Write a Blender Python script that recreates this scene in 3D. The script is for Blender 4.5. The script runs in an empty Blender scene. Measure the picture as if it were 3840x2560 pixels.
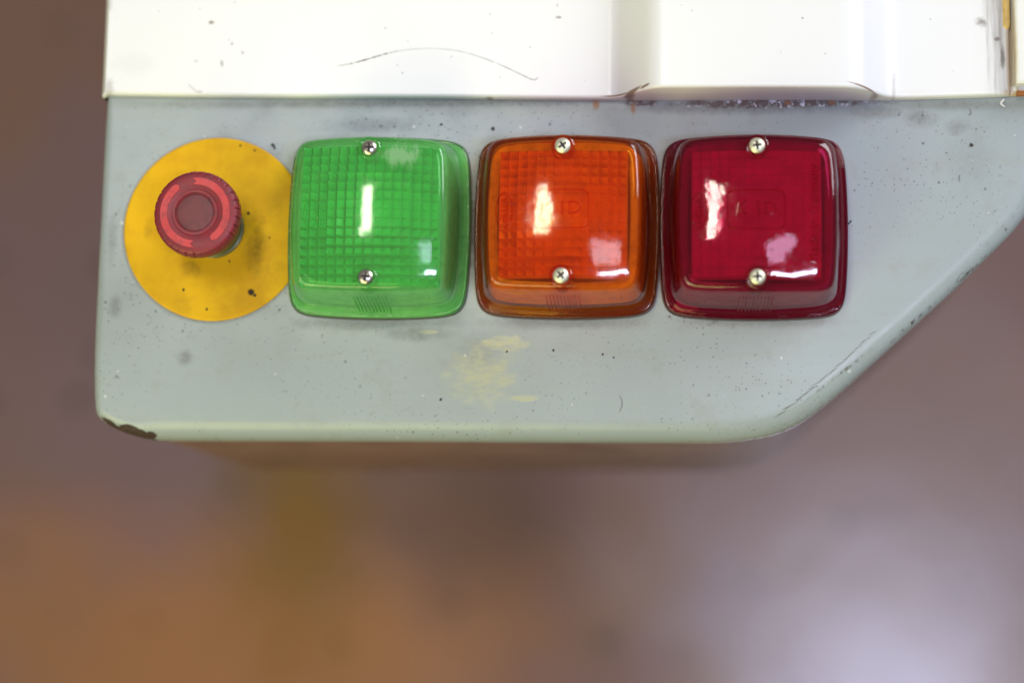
import bpy, bmesh, math, random
from mathutils import Vector, Matrix
random.seed(7)
S = bpy.context.scene
C = S.collection

# ------------------------------------------------------------------ camera
F = 7000.0            # focal length in photo pixels (3840 wide)
D = 0.90              # camera distance above the panel face, metres
NX, NY = 2520.0, 2250.0   # where the panel normal through the camera meets the picture
dc = Vector(((NX-1920)/F, -(NY-1280)/F, -1)).normalized()
Zc = -dc
Xc = (Vector((1, 0, 0)) - Zc*Zc.x).normalized()
Xc = (Matrix.Rotation(0.0135, 3, Zc) @ Xc * 1.0)
Xc = (Matrix.Rotation(-0.027, 3, Zc) @ Xc).normalized()
Yc = Zc.cross(Xc)
R3 = Matrix((Xc, Yc, Zc))
cam_d = bpy.data.cameras.new('camera')
cam = bpy.data.objects.new('camera', cam_d); C.objects.link(cam)
cam.matrix_world = Matrix.Translation((0, 0, D)) @ R3.to_4x4()
cam_d.sensor_width = 36; cam_d.lens = 36*F/3840
cam_d.clip_start = 0.01; cam_d.clip_end = 100
S.camera = cam

def P(px, py, z=0.0):
    """photo pixel -> point on the horizontal plane at height z"""
    v = R3 @ Vector(((px-1920)/F, -(py-1280)/F, -1))
    t = (z-D)/v.z
    return Vector((v.x*t, v.y*t, z))

axis = R3 @ Vector((0, 0, -1))
cam_d.dof.use_dof = True
cam_d.dof.focus_distance = (P(2350, 1050, 0.012)-Vector((0, 0, D))).dot(axis)
cam_d.dof.aperture_fstop = 2.1
PXM = F/D/1.032       # photo pixels per metre on the panel around the lamps

# ------------------------------------------------------------------ world and lamps
W = bpy.data.worlds.new('World'); S.world = W; W.use_nodes = True
W.node_tree.nodes['Background'].inputs[0].default_value = (0.80, 0.78, 0.80, 1)
W.node_tree.nodes['Background'].inputs[1].default_value = 0.19

def lamp(name, loc, aim, sx, sy, power, col, spread=None):
    d = bpy.data.lights.new(name, 'AREA'); d.shape = 'RECTANGLE'
    d.size = sx; d.size_y = sy; d.energy = power; d.color = col
    if spread: d.spread = spread
    o = bpy.data.objects.new(name, d); C.objects.link(o)
    o.location = loc
    o.rotation_euler = (Vector(aim)-Vector(loc)).to_track_quat('-Z', 'Y').to_euler()
    return o
lamp('ceiling_lamp', (-0.44, 0.62, 2.0), (-0.44, 0.62, 0), 0.18, 0.72, 13.5, (1, 0.94, 0.78))
lamp('skylight', (0.66, -0.32, 2.0), (0.66, -0.32, 0), 0.56, 0.16, 18, (0.68, 0.73, 1.0))
lamp('skylight', (0.43, 0.03, 2.0), (0.43, 0.03, 0), 0.34, 0.22, 2.3, (0.66, 0.70, 1.0))
lamp('added_sage_fill', (-0.55, -0.95, 0.62), (-0.05, 0.08, 0), 1.0, 0.7, 11.0, (1.0, 1.0, 0.36))  # added fill that tints the lower panel sage, no known source
lamp('window_light', (2.35, 2.05, 1.55), (0, 0.2, 0), 2.0, 1.2, 102, (0.92, 0.945, 1.0))
lamp('added_warm_fill', (-1.7, -1.2, 1.6), (-0.1, 0.0, -0.2), 1.2, 1.0, 14, (1.0, 0.96, 0.66))  # added warm fill standing in for bounce from the lower left

S.view_settings.view_transform = 'Standard'; S.view_settings.look = 'None'
S.view_settings.exposure = 0; S.view_settings.gamma = 1
S.render.engine = 'CYCLES'
cy = S.cycles
cy.use_denoising = True
cy.max_bounces = 20; cy.transmission_bounces = 16; cy.glossy_bounces = 6; cy.diffuse_bounces = 4
cy.transparent_max_bounces = 16
cy.blur_glossy = 0.6; cy.sample_clamp_indirect = 6
cy.caustics_refractive = True; cy.caustics_reflective = True

# ------------------------------------------------------------------ helpers
def link(o, parent=None):
    C.objects.link(o)
    if parent: o.parent = parent
    return o
def mesh_obj(name, verts, faces, mats, parent=None, smooth=True, angle=40, fmat=None):
    me = bpy.data.meshes.new(name)
    me.from_pydata([tuple(v) for v in verts], [], faces)
    for m in (mats if isinstance(mats, (list, tuple)) else [mats]): me.materials.append(m)
    if fmat: me.polygons.foreach_set('material_index', fmat)
    bm = bmesh.new(); bm.from_mesh(me)
    bmesh.ops.recalc_face_normals(bm, faces=bm.faces)
    bm.to_mesh(me); bm.free()
    me.polygons.foreach_set('use_smooth', [smooth]*len(me.polygons))
    if smooth and angle: me.set_sharp_from_angle(angle=math.radians(angle))
    me.update()
    return link(bpy.data.objects.new(name, me), parent)
def empty(name, loc, label, cat, group=None):
    o = bpy.data.objects.new(name, None); o.location = loc; o.empty_display_size = 0.01
    o['label'] = label; o['category'] = cat
    if group: o['group'] = group
    return link(o)
def loft(rings, close_first=False, close_last=False, v0=None):
    """rings: lists of equal length -> verts, faces"""
    n = len(rings[0]); V = []; Fc = []
    for r in rings: V += r
    for i in range(len(rings)-1):
        for k in range(n):
            a = i*n+k; b = i*n+(k+1) % n
            Fc.append((a, b, b+n, a+n))
    if close_first: Fc.append(tuple(range(n-1, -1, -1)))
    if close_last: Fc.append(tuple(range((len(rings)-1)*n, len(rings)*n)))
    return V, Fc
def lathe(profile, seg=96, rfun=None, cap0=False, cap1=False):
    rings = []
    for r, z in profile:
        rings.append([Vector((r*(rfun(2*math.pi*k/seg, r, z) if rfun else 1)*math.cos(2*math.pi*k/seg),
                              r*(rfun(2*math.pi*k/seg, r, z) if rfun else 1)*math.sin(2*math.pi*k/seg), z)) for k in range(seg)])
    return loft(rings, cap0, cap1)
def chaikin(pts, it, closed=True):
    for _ in range(it):
        q = []
        n = len(pts)
        for i in range(n if closed else n-1):
            a, b = pts[i], pts[(i+1) % n]
            q += [a*0.75+b*0.25, a*0.25+b*0.75]
        if not closed: q = [pts[0]]+q+[pts[-1]]
        pts = q
    return pts

# ---- node helpers
class NT:
    def __init__(s, name):
        s.m = bpy.data.materials.new(name); s.m.use_nodes = True
        s.t = s.m.node_tree; s.t.nodes.clear()
        s.out = s.t.nodes.new('ShaderNodeOutputMaterial')
        s.tc = s.t.nodes.new('ShaderNodeTexCoord').outputs['Object']
    def n(s, typ, **kw):
        nd = s.t.nodes.new(typ)
        for k, v in kw.items(): setattr(nd, k, v)
        return nd
    def set(s, sock, v):
        if isinstance(v, bpy.types.NodeSocket): s.t.links.new(v, sock)
        else: sock.default_value = v
    def math(s, op, a, b=0.0, clamp=False):
        nd = s.n('ShaderNodeMath', operation=op, use_clamp=clamp)
        s.set(nd.inputs[0], a); s.set(nd.inputs[1], b); return nd.outputs[0]
    def vm(s, op, a, b):
        nd = s.n('ShaderNodeVectorMath', operation=op)
        s.set(nd.inputs[0], a); s.set(nd.inputs[1], b)
        return nd.outputs['Value'] if op == 'LENGTH' else nd.outputs[0]
    def noise(s, scale, detail=3, rough=0.55, vec=None, stretch=None, dist=0.0):
        nd = s.n('ShaderNodeTexNoise')
        v = vec or s.tc
        if stretch: v = s.vm('MULTIPLY', v, stretch)
        s.set(nd.inputs['Vector'], v)
        nd.inputs['Scale'].default_value = scale; nd.inputs['Detail'].default_value = detail
        nd.inputs['Roughness'].default_value = rough; nd.inputs['Distortion'].default_value = dist
        return nd.outputs[0]
    def ramp(s, f, lo, hi, a=0.0, b=1.0):
        nd = s.n('ShaderNodeMapRange', interpolation_type='SMOOTHSTEP')
        s.set(nd.inputs[0], f)
        for i, v in zip((1, 2, 3, 4), (lo, hi, a, b)): s.set(nd.inputs[i], v)
        return nd.outputs[0]
    def mix(s, f, a, b):
        nd = s.n('ShaderNodeMix', data_type='RGBA')
        s.set(nd.inputs[0], f); s.set(nd.inputs[6], a); s.set(nd.inputs[7], b); return nd.outputs[2]
    def ellipse(s, px, py, rx, ry, z=0, soft=0.5, nz=None, amp=0.5, rot=0):
        c = P(px, py, z)
        v = s.vm('SUBTRACT', s.tc, (c.x, c.y, 0))
        if rot:
            nd = s.n('ShaderNodeVectorRotate', rotation_type='Z_AXIS'); s.set(nd.inputs[0], v)
            nd.inputs['Angle'].default_value = -rot; v = nd.outputs[0]
        v = s.vm('MULTIPLY', v, (PXM/rx, PXM/ry, 0))
        d = s.vm('LENGTH', v, (0, 0, 0))
        if nz is not None: d = s.math('ADD', d, s.math('MULTIPLY', s.math('SUBTRACT', nz, 0.5), amp*2))
        return s.ramp(d, 1.0, 1.0-soft)
    def specks(s, scale, radius, density_lo, density_hi=1.0, jit=None):
        """small dots; keeps the cells whose random value is above density_lo"""
        vo = s.n('ShaderNodeTexVoronoi')
        v = s.vm('MULTIPLY', s.tc, (1, 1, 0.0))
        nz = s.n('ShaderNodeTexNoise'); s.set(nz.inputs['Vector'], v); nz.inputs['Scale'].default_value = scale*2.2
        v = s.vm('ADD', v, s.vm('MULTIPLY', nz.outputs['Color'], (0.35/scale, 0.35/scale, 0)))
        s.set(vo.inputs['Vector'], v); vo.inputs['Scale'].default_value = scale
        sep = s.n('ShaderNodeSeparateColor'); s.set(sep.inputs[0], vo.outputs['Color'])
        keep = s.math('GREATER_THAN', sep.outputs[0], density_lo)
        rad = s.math('MULTIPLY', s.math('ADD', sep.outputs[1], 0.35), radius)
        hit = s.ramp(s.math('DIVIDE', vo.outputs['Distance'], rad), 1.0, 0.6)
        return s.math('MULTIPLY', keep, hit)
    def maxi(s, *a):
        r = a[0]
        for b in a[1:]: r = s.math('MAXIMUM', r, b)
        return r
    def bump(s, h, strength, dist):
        nd = s.n('ShaderNodeBump'); s.set(nd.inputs['Height'], h)
        nd.inputs['Strength'].default_value = strength; nd.inputs['Distance'].default_value = dist
        return nd.outputs[0]
    def pbr(s, col, rough=0.5, metal=0.0, trans=0.0, ior=1.49, normal=None, spec=0.5, coat=0.0, coat_rough=0.05):
        b = s.n('ShaderNodeBsdfPrincipled')
        s.set(b.inputs['Base Color'], col); s.set(b.inputs['Roughness'], rough); s.set(b.inputs['Metallic'], metal)
        s.set(b.inputs['Transmission Weight'], trans); b.inputs['IOR'].default_value = ior
        s.set(b.inputs['Specular IOR Level'], spec)
        s.set(b.inputs['Coat Weight'], coat); b.inputs['Coat Roughness'].default_value = coat_rough
        if normal is not None: s.set(b.inputs['Normal'], normal)
        s.t.links.new(b.outputs[0], s.out.inputs[0])
        return s.m
def rgb(r, g, b): return (r, g, b, 1)

# ------------------------------------------------------------------ floor
FZ = -1.25
def floor_mat():
    t = NT('floor_concrete')
    a = t.noise(2.6, 4, 0.6); b = t.noise(9, 4, 0.6); c = t.noise(0.9, 2)
    col = t.mix(t.ramp(a, 0.36, 0.64), rgb(0.180, 0.100, 0.078), rgb(0.172, 0.100, 0.112))
    col = t.mix(t.math('MULTIPLY', t.ramp(b, 0.42, 0.65), .6), col, rgb(0.180, 0.096, 0.058))
    col = t.mix(t.ramp(c, 0.45, 0.75), col, rgb(0.165, 0.104, 0.112))
    c_ = P(850, 2450, FZ)
    v = t.vm('MULTIPLY', t.vm('SUBTRACT', t.tc, (c_.x, c_.y, 0)), (1/.44, 1/.19, 0))
    d = t.math('ADD', t.vm('LENGTH', v, (0, 0, 0)), t.math('MULTIPLY', t.math('SUBTRACT', t.noise(7, 4, .6), .5), 1.1))
    col = t.mix(t.math('MULTIPLY', t.ramp(d, 1.3, .2), .85), col, rgb(0.300, 0.128, 0.042))
    c_ = P(1750, 1950, FZ)  # shade below the arm, painted into the floor colour
    v = t.vm('MULTIPLY', t.vm('SUBTRACT', t.tc, (c_.x, c_.y, 0)), (1/.17, 1/.12, 0))
    d = t.math('ADD', t.vm('LENGTH', v, (0, 0, 0)), t.math('MULTIPLY', t.math('SUBTRACT', t.noise(9, 4, .6), .5), 1.1))
    col = t.mix(t.math('MULTIPLY', t.ramp(d, 1.2, .2), .7), col, rgb(0.095, 0.046, 0.026))
    sp = t.specks(30, 0.3, 0.8)
    col = t.mix(t.math('MULTIPLY', sp, 0.7), col, rgb(0.045, 0.028, 0.02))
    # a worn, shiny stretch of floor on the right, matt elsewhere
    c_ = P(3330, 2200, FZ)
    v = t.vm('MULTIPLY', t.vm('SUBTRACT', t.tc, (c_.x, c_.y, 0)), (1/.36, 1/.36, 0))
    d = t.math('ADD', t.vm('LENGTH', v, (0, 0, 0)), t.math('MULTIPLY', t.math('SUBTRACT', t.noise(6, 4, .6), .5), .9))
    shiny = t.ramp(d, 1.25, .25)
    r = t.ramp(shiny, 0, 1, .60, .27)
    return t.pbr(col, r, normal=t.bump(t.noise(14, 5), 0.12, 0.01), spec=t.ramp(shiny, 0, 1, .30, 1.0), coat=t.math('MULTIPLY', shiny, .7), coat_rough=.36)
M_floor = floor_mat()
n = 8
fv = [Vector((-4+8*i/n, -4+8*j/n, FZ)) for j in range(n+1) for i in range(n+1)]
ff = [(j*(n+1)+i, j*(n+1)+i+1, (j+1)*(n+1)+i+1, (j+1)*(n+1)+i) for j in range(n) for i in range(n)]
fl = mesh_obj('floor', fv, ff, M_floor, smooth=False); fl['kind'] = 'structure'
def yellow_line_mat():
    """remnant of a painted line, worn through to the floor around its edges"""
    t = NT('worn_floor_paint')
    c = P(1130, 1850, FZ)
    v = t.vm('MULTIPLY', t.vm('SUBTRACT', t.tc, (c.x, c.y, 0)), (1/.13, 1/.26, 0))
    d = t.math('ADD', t.vm('LENGTH', v, (0, 0, 0)), t.math('MULTIPLY', t.math('SUBTRACT', t.noise(22, 5, .7), .5), 1.1))
    a = t.math('MULTIPLY', t.ramp(d, 1.1, -.1), .46)
    df = t.n('ShaderNodeBsdfDiffuse'); df.inputs[0].default_value = rgb(.26, .145, .004)
    tr = t.n('ShaderNodeBsdfTransparent')
    m = t.n('ShaderNodeMixShader'); t.set(m.inputs[0], a); t.t.links.new(tr.outputs[0], m.inputs[1]); t.t.links.new(df.outputs[0], m.inputs[2])
    t.t.links.new(m.outputs[0], t.out.inputs[0])
    return t.m
a = P(1130, 1850, FZ)
lv = [(a.x-.24, a.y+.45, FZ+.004), (a.x+.24, a.y+.45, FZ+.004), (a.x+.24, a.y-.45, FZ+.004), (a.x-.24, a.y-.45, FZ+.004)]
fm = mesh_obj('floor_marking', lv, [(0, 1, 2, 3)], yellow_line_mat(), smooth=False); fm['kind'] = 'structure'

# ------------------------------------------------------------------ grey-green panel
def panel_mat():
    t = NT('grey_green_paint')
    nz = t.noise(420, 4, 0.65); nlow = t.noise(14, 3); nmid = t.noise(60, 4, 0.6); nb = t.noise(140, 5, 0.7)
    streak = t.noise(60, 4, 0.6, stretch=(0.18, 2.2, 1))
    col = t.mix(nlow, rgb(0.276, 0.316, 0.336), rgb(0.304, 0.346, 0.370))
    col = t.mix(t.math('MULTIPLY', t.ramp(streak, 0.5, 0.75), 0.25), col, rgb(0.28, 0.29, 0.25))
    col = t.mix(t.math('MULTIPLY', t.ramp(nmid, 0.52, 0.75), 0.30), col, rgb(0.24, 0.24, 0.22))
    # soft grime patches
    soft = None
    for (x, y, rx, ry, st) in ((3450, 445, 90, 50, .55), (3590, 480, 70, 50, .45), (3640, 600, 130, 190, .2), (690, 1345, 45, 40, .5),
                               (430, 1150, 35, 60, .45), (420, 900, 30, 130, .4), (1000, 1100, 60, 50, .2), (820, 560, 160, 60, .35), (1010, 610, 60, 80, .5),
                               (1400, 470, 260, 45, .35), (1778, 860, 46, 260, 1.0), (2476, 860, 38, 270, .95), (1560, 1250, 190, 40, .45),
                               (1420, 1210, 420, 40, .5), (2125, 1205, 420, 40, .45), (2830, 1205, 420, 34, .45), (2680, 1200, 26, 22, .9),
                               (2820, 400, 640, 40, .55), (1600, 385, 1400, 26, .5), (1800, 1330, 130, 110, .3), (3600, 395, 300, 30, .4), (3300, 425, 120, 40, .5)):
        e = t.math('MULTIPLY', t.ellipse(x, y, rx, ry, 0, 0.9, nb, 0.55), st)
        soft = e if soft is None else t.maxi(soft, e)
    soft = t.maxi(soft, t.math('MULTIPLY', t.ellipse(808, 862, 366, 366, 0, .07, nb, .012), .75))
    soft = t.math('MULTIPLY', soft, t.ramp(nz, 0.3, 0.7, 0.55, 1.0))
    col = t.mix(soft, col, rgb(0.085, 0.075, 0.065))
    # dust specks: fine everywhere, coarser ones denser to the right
    dens = t.math('MULTIPLY', t.ramp(t.noise(11, 3), .40, .62, .10, 1.0), 1.0)
    sp = t.maxi(t.math('MULTIPLY', t.specks(640, 0.30, 0.62), 0.65), t.math('MULTIPLY', t.specks(270, 0.19, 0.74), 0.9), t.specks(110, 0.075, 0.82))
    sp = t.math('MULTIPLY', sp, t.math('MULTIPLY', dens, .72))
    col = t.mix(sp, col, rgb(0.03, 0.025, 0.025))
    wsp = t.specks(150, 0.13, 0.86)
    col = t.mix(t.math('MULTIPLY', wsp, 0.6), col, rgb(0.62, 0.62, 0.62))
    # flaking rust line below the cabinet
    band = t.maxi(t.ellipse(2900, 388, 460, 22, 0, 0.5, nb, 0.6), t.ellipse(2400, 385, 80, 18, 0, 0.5, nb, 0.5))
    fl_ = t.noise(330, 4, 0.7)
    col = t.mix(t.math('MULTIPLY', band, t.ramp(fl_, 0.38, 0.5)), col, rgb(0.115, 0.078, 0.070))
    col = t.mix(t.math('MULTIPLY', band, t.ramp(t.noise(260, 3, 0.6, vec=t.vm('ADD', t.tc, (3, 1, 0))), 0.56, 0.62)), col, rgb(0.60, 0.61, 0.72))
    rust = t.maxi(t.ellipse(2235, 395, 18, 26, 0, 0.7, nb, .5), t.ellipse(2374, 402, 13, 42, 0, 0.8, nb, .5), t.ellipse(2955, 385, 16, 12, 0, .6, nb, .5),
                  t.ellipse(3120, 384, 18, 12, 0, .6, nb, .5), t.ellipse(372, 800, 10, 60, 0, .9, nb, .5))
    col = t.mix(t.math('MULTIPLY', rust, 0.85), col, rgb(0.26, 0.115, 0.045))
    # bare rusty chip at the lower left corner and along that edge
    chip = t.maxi(t.ellipse(485, 1616, 66, 25, 0, 0.12, nb, 0.6, -0.42), t.ellipse(405, 1588, 62, 12, 0, 0.25, nb, 0.7, -0.62), t.ellipse(545, 1622, 20, 12, 0, .2, nb, .5))
    chc = t.mix(t.ramp(t.noise(700, 3), .4, .6), rgb(0.022, 0.012, 0.009), rgb(0.058, 0.028, 0.019))
    col = t.mix(chip, col, chc)
    # scuffs on the right-hand rounding
    sc = t.maxi(t.ellipse(3640, 1010, 150, 18, 0, 0.9, nb, 0.3, 0.73), t.ellipse(3420, 1210, 200, 10, 0, 0.9, nb, 0.3, 0.73), t.ellipse(3150, 1400, 210, 9, 0, .9, nb, .3, 0.66))
    sc = t.math('MULTIPLY', sc, t.ramp(t.noise(500, 3, .7, stretch=(1, .35, 1)), 0.46, 0.62))
    col = t.mix(t.math('MULTIPLY', sc, 0.8), col, rgb(0.09, 0.085, 0.075))
    # smoother patch with a yellow lamp sheen painted into its colour
    sheen = t.maxi(t.ellipse(1810, 1400, 170, 135, 0, 0.8, nb, 0.9), t.ellipse(1890, 1290, 110, 34, 0, .4, nb, .8), t.ellipse(1610, 1245, 40, 10, 0, .4, nb, .5),
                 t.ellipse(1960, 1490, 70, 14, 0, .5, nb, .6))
    sheen = t.math('MULTIPLY', sheen, t.ramp(t.noise(300, 5, .75, stretch=(0.45, 1.2, 1)), 0.22, 0.72))
    rough = t.ramp(nmid, 0.3, 0.7, 0.34, 0.44)
    rough = t.mix(sheen, rough, rgb(0.235, 0.235, 0.235))
    col = t.mix(t.math('MULTIPLY', sheen, .66), col, rgb(0.49, 0.475, 0.25))
    sepz = t.n('ShaderNodeSeparateXYZ'); t.set(sepz.inputs[0], t.n('ShaderNodeNewGeometry').outputs['Normal'])
    sepp = t.n('ShaderNodeSeparateXYZ'); t.set(sepp.inputs[0], t.tc)
    edge_wear = t.math('MULTIPLY', t.ramp(sepz.outputs[2], .965, .90), t.ramp(nb, .36, .5))
    edge_wear = t.math('MULTIPLY', edge_wear, t.ramp(sepp.outputs[0], P(2450, 1600).x, P(2950, 1600).x, 0.05, 1.0))
    rough = t.mix(edge_wear, rough, rgb(0.16, 0.16, 0.16))
    rough = t.mix(t.maxi(soft, sp, chip), rough, rgb(0.75, 0.75, 0.75))
    h = t.math('ADD', t.math('MULTIPLY', nb, 0.35), t.math('MULTIPLY', t.noise(30, 2), 1.0))
    h = t.math('SUBTRACT', h, t.math('MULTIPLY', chip, 1.2))
    h = t.math('ADD', h, t.math('MULTIPLY', sp, 0.4))
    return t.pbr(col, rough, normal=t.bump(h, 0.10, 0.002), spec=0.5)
M_panel = panel_mat()
out_px = [(420, 250), (404, 440), (392, 660), (377, 960), (362, 1260), (350, 1520), (362, 1568), (440, 1615), (540, 1640), (720, 1641), (1500, 1644), (2300, 1648),
          (2760, 1650), (2960, 1612), (3110, 1508), (3360, 1285), (3600, 1068), (3820, 850), (3886, 745), (3896, 600), (3890, 250)]
out = [P(x, y, -0.006 if y > 300 else 0) for x, y in out_px]
out = [Vector((p.x, p.y, 0)) for p in out]
dense = []
for i in range(len(out)):
    a, b = out[i], out[(i+1) % len(out)]
    m = max(1, int((b-a).length/0.02))
    dense += [a.lerp(b, k/m) for k in range(m)]
out = chaikin(dense, 3)
nO = len(out)
nor = []
for i in range(nO):
    e = out[(i+1) % nO]-out[i-1]
    q = Vector((e.y, -e.x, 0)).normalized()
    nor.append(q)
cen = sum(out, Vector())/nO
if sum((out[i]-cen).dot(nor[i]) for i in range(nO)) < 0: nor = [-q for q in nor]
left_x = P(700, 1000).x; bot_y = P(1500, 1560).y
rad = []
for p, q in zip(out, nor):
    r = 0.0095
    if q.x < -0.6: r = 0.005
    elif q.x < -0.1: r = 0.006
    if p.y > P(400, 380).y: r = 0.0015
    rad.append(r)
for _ in range(12): rad = [(rad[i-1]+rad[i]*2+rad[(i+1) % nO])/4 for i in range(nO)]
def ring(extra, th=None, z=None):
    res = []
    for p, q, r in zip(out, nor, rad):
        if th is None: res.append(Vector((p.x-q.x*extra, p.y-q.y*extra, z)))
        else: res.append(Vector((p.x-q.x*(r*(1-math.sin(th))+extra), p.y-q.y*(r*(1-math.sin(th))+extra), -r*(1-math.cos(th)))))
    for _ in range(6):
        for i in range(nO):
            j = (i+1) % nO
            if (res[j]-res[i]).dot(out[j]-out[i]) <= 0: m_ = (res[i]+res[j])/2; res[i] = m_.copy(); res[j] = m_.copy()
    return res
rings = [ring(0.0016, 0, 0), ring(0.0008, 0, 0)]+[ring(0, math.pi/2*k/12) for k in range(13)]
rings += [ring(0, None, -0.013), ring(0, None, -0.018), ring(0.0012, None, -0.0184), ring(0.03, None, -0.0184)]
V, Fc = loft(rings, False, True)
cv = len(V); V.append(Vector((sum(p.x for p in rings[0])/nO, sum(p.y for p in rings[0])/nO, 0)))
Fc += [(k, (k+1) % nO, cv) for k in range(nO)]
y_bend = P(1500, 1205).y
bm = bmesh.new()
bv = [bm.verts.new(v) for v in V]
for f in Fc:
    try: bm.faces.new([bv[q] for q in f])
    except ValueError: pass
for k in range(18):
    bmesh.ops.bisect_plane(bm, geom=bm.verts[:]+bm.edges[:]+bm.faces[:], plane_co=(0, y_bend-.0035*k, 0), plane_no=(0, 1, 0), dist=1e-6)
for k in range(6):
    bmesh.ops.bisect_plane(bm, geom=bm.verts[:]+bm.edges[:]+bm.faces[:], plane_co=(-.3+.1*k, 0, 0), plane_no=(1, 0, 0), dist=1e-6)
def sag(y):
    d = max(0.0, y_bend-y); d0 = .012
    return -(d*d/(2*.21)) if d < .058 else -(.058**2/(2*.21)+(d-.058)*.058/.21)
for v in bm.verts: v.co.z += sag(v.co.y)
bm.verts.index_update()
V = [v.co.copy() for v in bm.verts]; Fc = [tuple(v.index for v in f.verts) for f in bm.faces]; bm.free()
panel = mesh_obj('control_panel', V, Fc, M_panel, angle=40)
panel['label'] = 'worn grey green painted metal panel with rounded edges carrying the three lamps'
panel['category'] = 'panel'

def primer_mat():
    t = NT('red_brown_primer')
    nz = t.noise(30, 4, .6)
    return t.pbr(t.mix(t.ramp(nz, .4, .65), rgb(.200, .125, .120), rgb(.130, .080, .074)), .30)
V, Fc = loft([ring(0.0025, None, -0.0250), ring(0.0025, None, -0.07), ring(0.0025, None, -0.26), ring(0.006, None, -0.263), ring(0.03, None, -0.263)], True, True)
mesh_obj('lower_body', V, Fc, primer_mat(), panel, angle=50)

# ------------------------------------------------------------------ white cabinet above
Z0, Z1 = 0.0055, 0.0245
def white_mat():
    t = NT('white_enamel')
    nb = t.noise(140, 5, 0.7); nz = t.noise(420, 4, .6); nl = t.noise(9, 3)
    col = t.mix(nl, rgb(0.730, 0.732, 0.745), rgb(0.700, 0.704, 0.72))
    streakn = t.noise(90, 4, .65, stretch=(2.4, 0.16, 1))
    st = t.math('MULTIPLY', t.ellipse(3735, 120, 95, 420, Z0, 0.8, nb, .2), t.ramp(streakn, .40, .70))
    col = t.mix(t.math('MULTIPLY', st, 0.75), col, rgb(0.33, 0.30, 0.29))
    ru = t.math('MULTIPLY', t.maxi(t.ellipse(3788, 200, 20, 330, Z0, .6, nb, .2), t.ellipse(3800, 350, 60, 26, Z0, .8, nb, .4)), t.ramp(streakn, .25, .6, .35, 1))
    col = t.mix(t.math('MULTIPLY', ru, 0.85), col, rgb(0.46, 0.33, 0.19))
    dirt = t.maxi(t.ellipse(3760, 215, 12, 60, Z0, .8, nb, .6), t.ellipse(3738, 148, 16, 12, Z0, .7, nb, .6), t.ellipse(3680, 85, 30, 25, Z0, .9, nz, .8))
    col = t.mix(t.math('MULTIPLY', dirt, 0.7), col, rgb(0.11, 0.08, 0.07))
    gr = None
    for (x, y, rx, ry, s) in ((792, 85, 14, 9, .9), (870, 165, 5, 9, .6), (910, 198, 7, 9, .6), (833, 240, 6, 14, .5), (750, 345, 16, 8, .35), (2095, 66, 16, 7, .75), (2090, 20, 5, 9, .5),
                          (858, 150, 4, 6, .5), (410, 330, 24, 50, .35), (3350, 330, 10, 90, .3), (1510, 275, 6, 6, .7), (1445, 105, 5, 5, .7), (1530, 155, 4, 4, .6), (1490, 245, 4, 4, .6),
                          (415, 20, 8, 40, .3), (1693, 213, 4, 4, .6), (1846, 125, 4, 4, .6), (500, 240, 120, 60, .06), (735, 230, 9, 6, .4), (880, 10, 5, 8, .4)):
        e = t.math('MULTIPLY', t.ellipse(x, y, rx, ry, Z0, 0.7, nz, 0.5), s)
        gr = e if gr is None else t.maxi(gr, e)
    col = t.mix(gr, col, rgb(0.16, 0.12, 0.09))
    sp = t.maxi(t.math('MULTIPLY', t.specks(75, 0.045, 0.84), .6), t.math('MULTIPLY', t.specks(190, .10, .9), .55))
    col = t.mix(sp, col, rgb(0.10, 0.08, 0.08))
    # rust where the folded corners of the raised part have lost their paint
    ed = t.maxi(t.ellipse(2375, 352, 46, 11, Z0+.004, .6, nb, .5, 0.32), t.ellipse(2420, 340, 24, 7, .012, .6, nb, .5, .3), t.ellipse(3235, 338, 80, 5, .015, .6, nb, .4, -0.2), t.ellipse(1830, 368, 30, 6, Z0, .4, nb, .4),
                t.ellipse(2310, 372, 80, 4, 0, .6, nb, .4))
    col = t.mix(t.math('MULTIPLY', ed, .85), col, rgb(0.17, 0.085, 0.03))
    return t.pbr(col, t.ramp(nl, .3, .7, .28, .36), normal=t.bump(t.noise(40, 3), 0.04, 0.002), spec=0.5)
M_white = white_mat()
cab = empty('white_cabinet', P(2000, 200, 0), 'white enamelled sheet metal cabinet edge above the grey panel, with one raised section', 'cabinet')
M_inv = lambda o: o  # parts keep world coordinates below
def wpart(name, verts, faces, mats, parent, **k):
    """verts are in world space; the part's own origin is the world's, so that its object coordinates are too"""
    o = mesh_obj(name, verts, faces, mats, parent, **k)
    o.matrix_parent_inverse = Matrix.Translation(parent.location).inverted()
    return o
edge_px = [(300, 357), (385, 357), (1300, 365), (2320, 371), (3335, 371), (3780, 357), (4300, 348)]
edge = [P(x, y, 0.0035) for x, y in edge_px]
def yedge(x):
    for a_, b_ in zip(edge, edge[1:]):
        if x <= b_.x: return a_.y+(b_.y-a_.y)*(x-a_.x)/(b_.x-a_.x)
    return edge[-1].y
x0 = P(381, 300, Z0).x
prof = [Vector((x0, -0.020, 0)), Vector((x0, Z0-0.0025, 0)), Vector((x0+0.0022, Z0, 0))]
xa, xb, xc, xd = P(2310, 300, Z0).x, P(2446, 300, Z1).x, P(3222, 300, Z1).x, P(3335, 300, Z0).x
def bend(xm, zm, xl, zl, xr, zr, d=0.0035):
    m = Vector((xm, zm, 0))
    l = m+(Vector((xl, zl, 0))-m).normalized()*d; r = m+(Vector((xr, zr, 0))-m).normalized()*d
    return [l*(1-k)**2+m*2*k*(1-k)+r*k*k for k in [i/6 for i in range(7)]]
for k in range(1, 14): prof.append(Vector((x0+0.0022+(xa-0.006-x0)*k/14, Z0, 0)))
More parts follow.
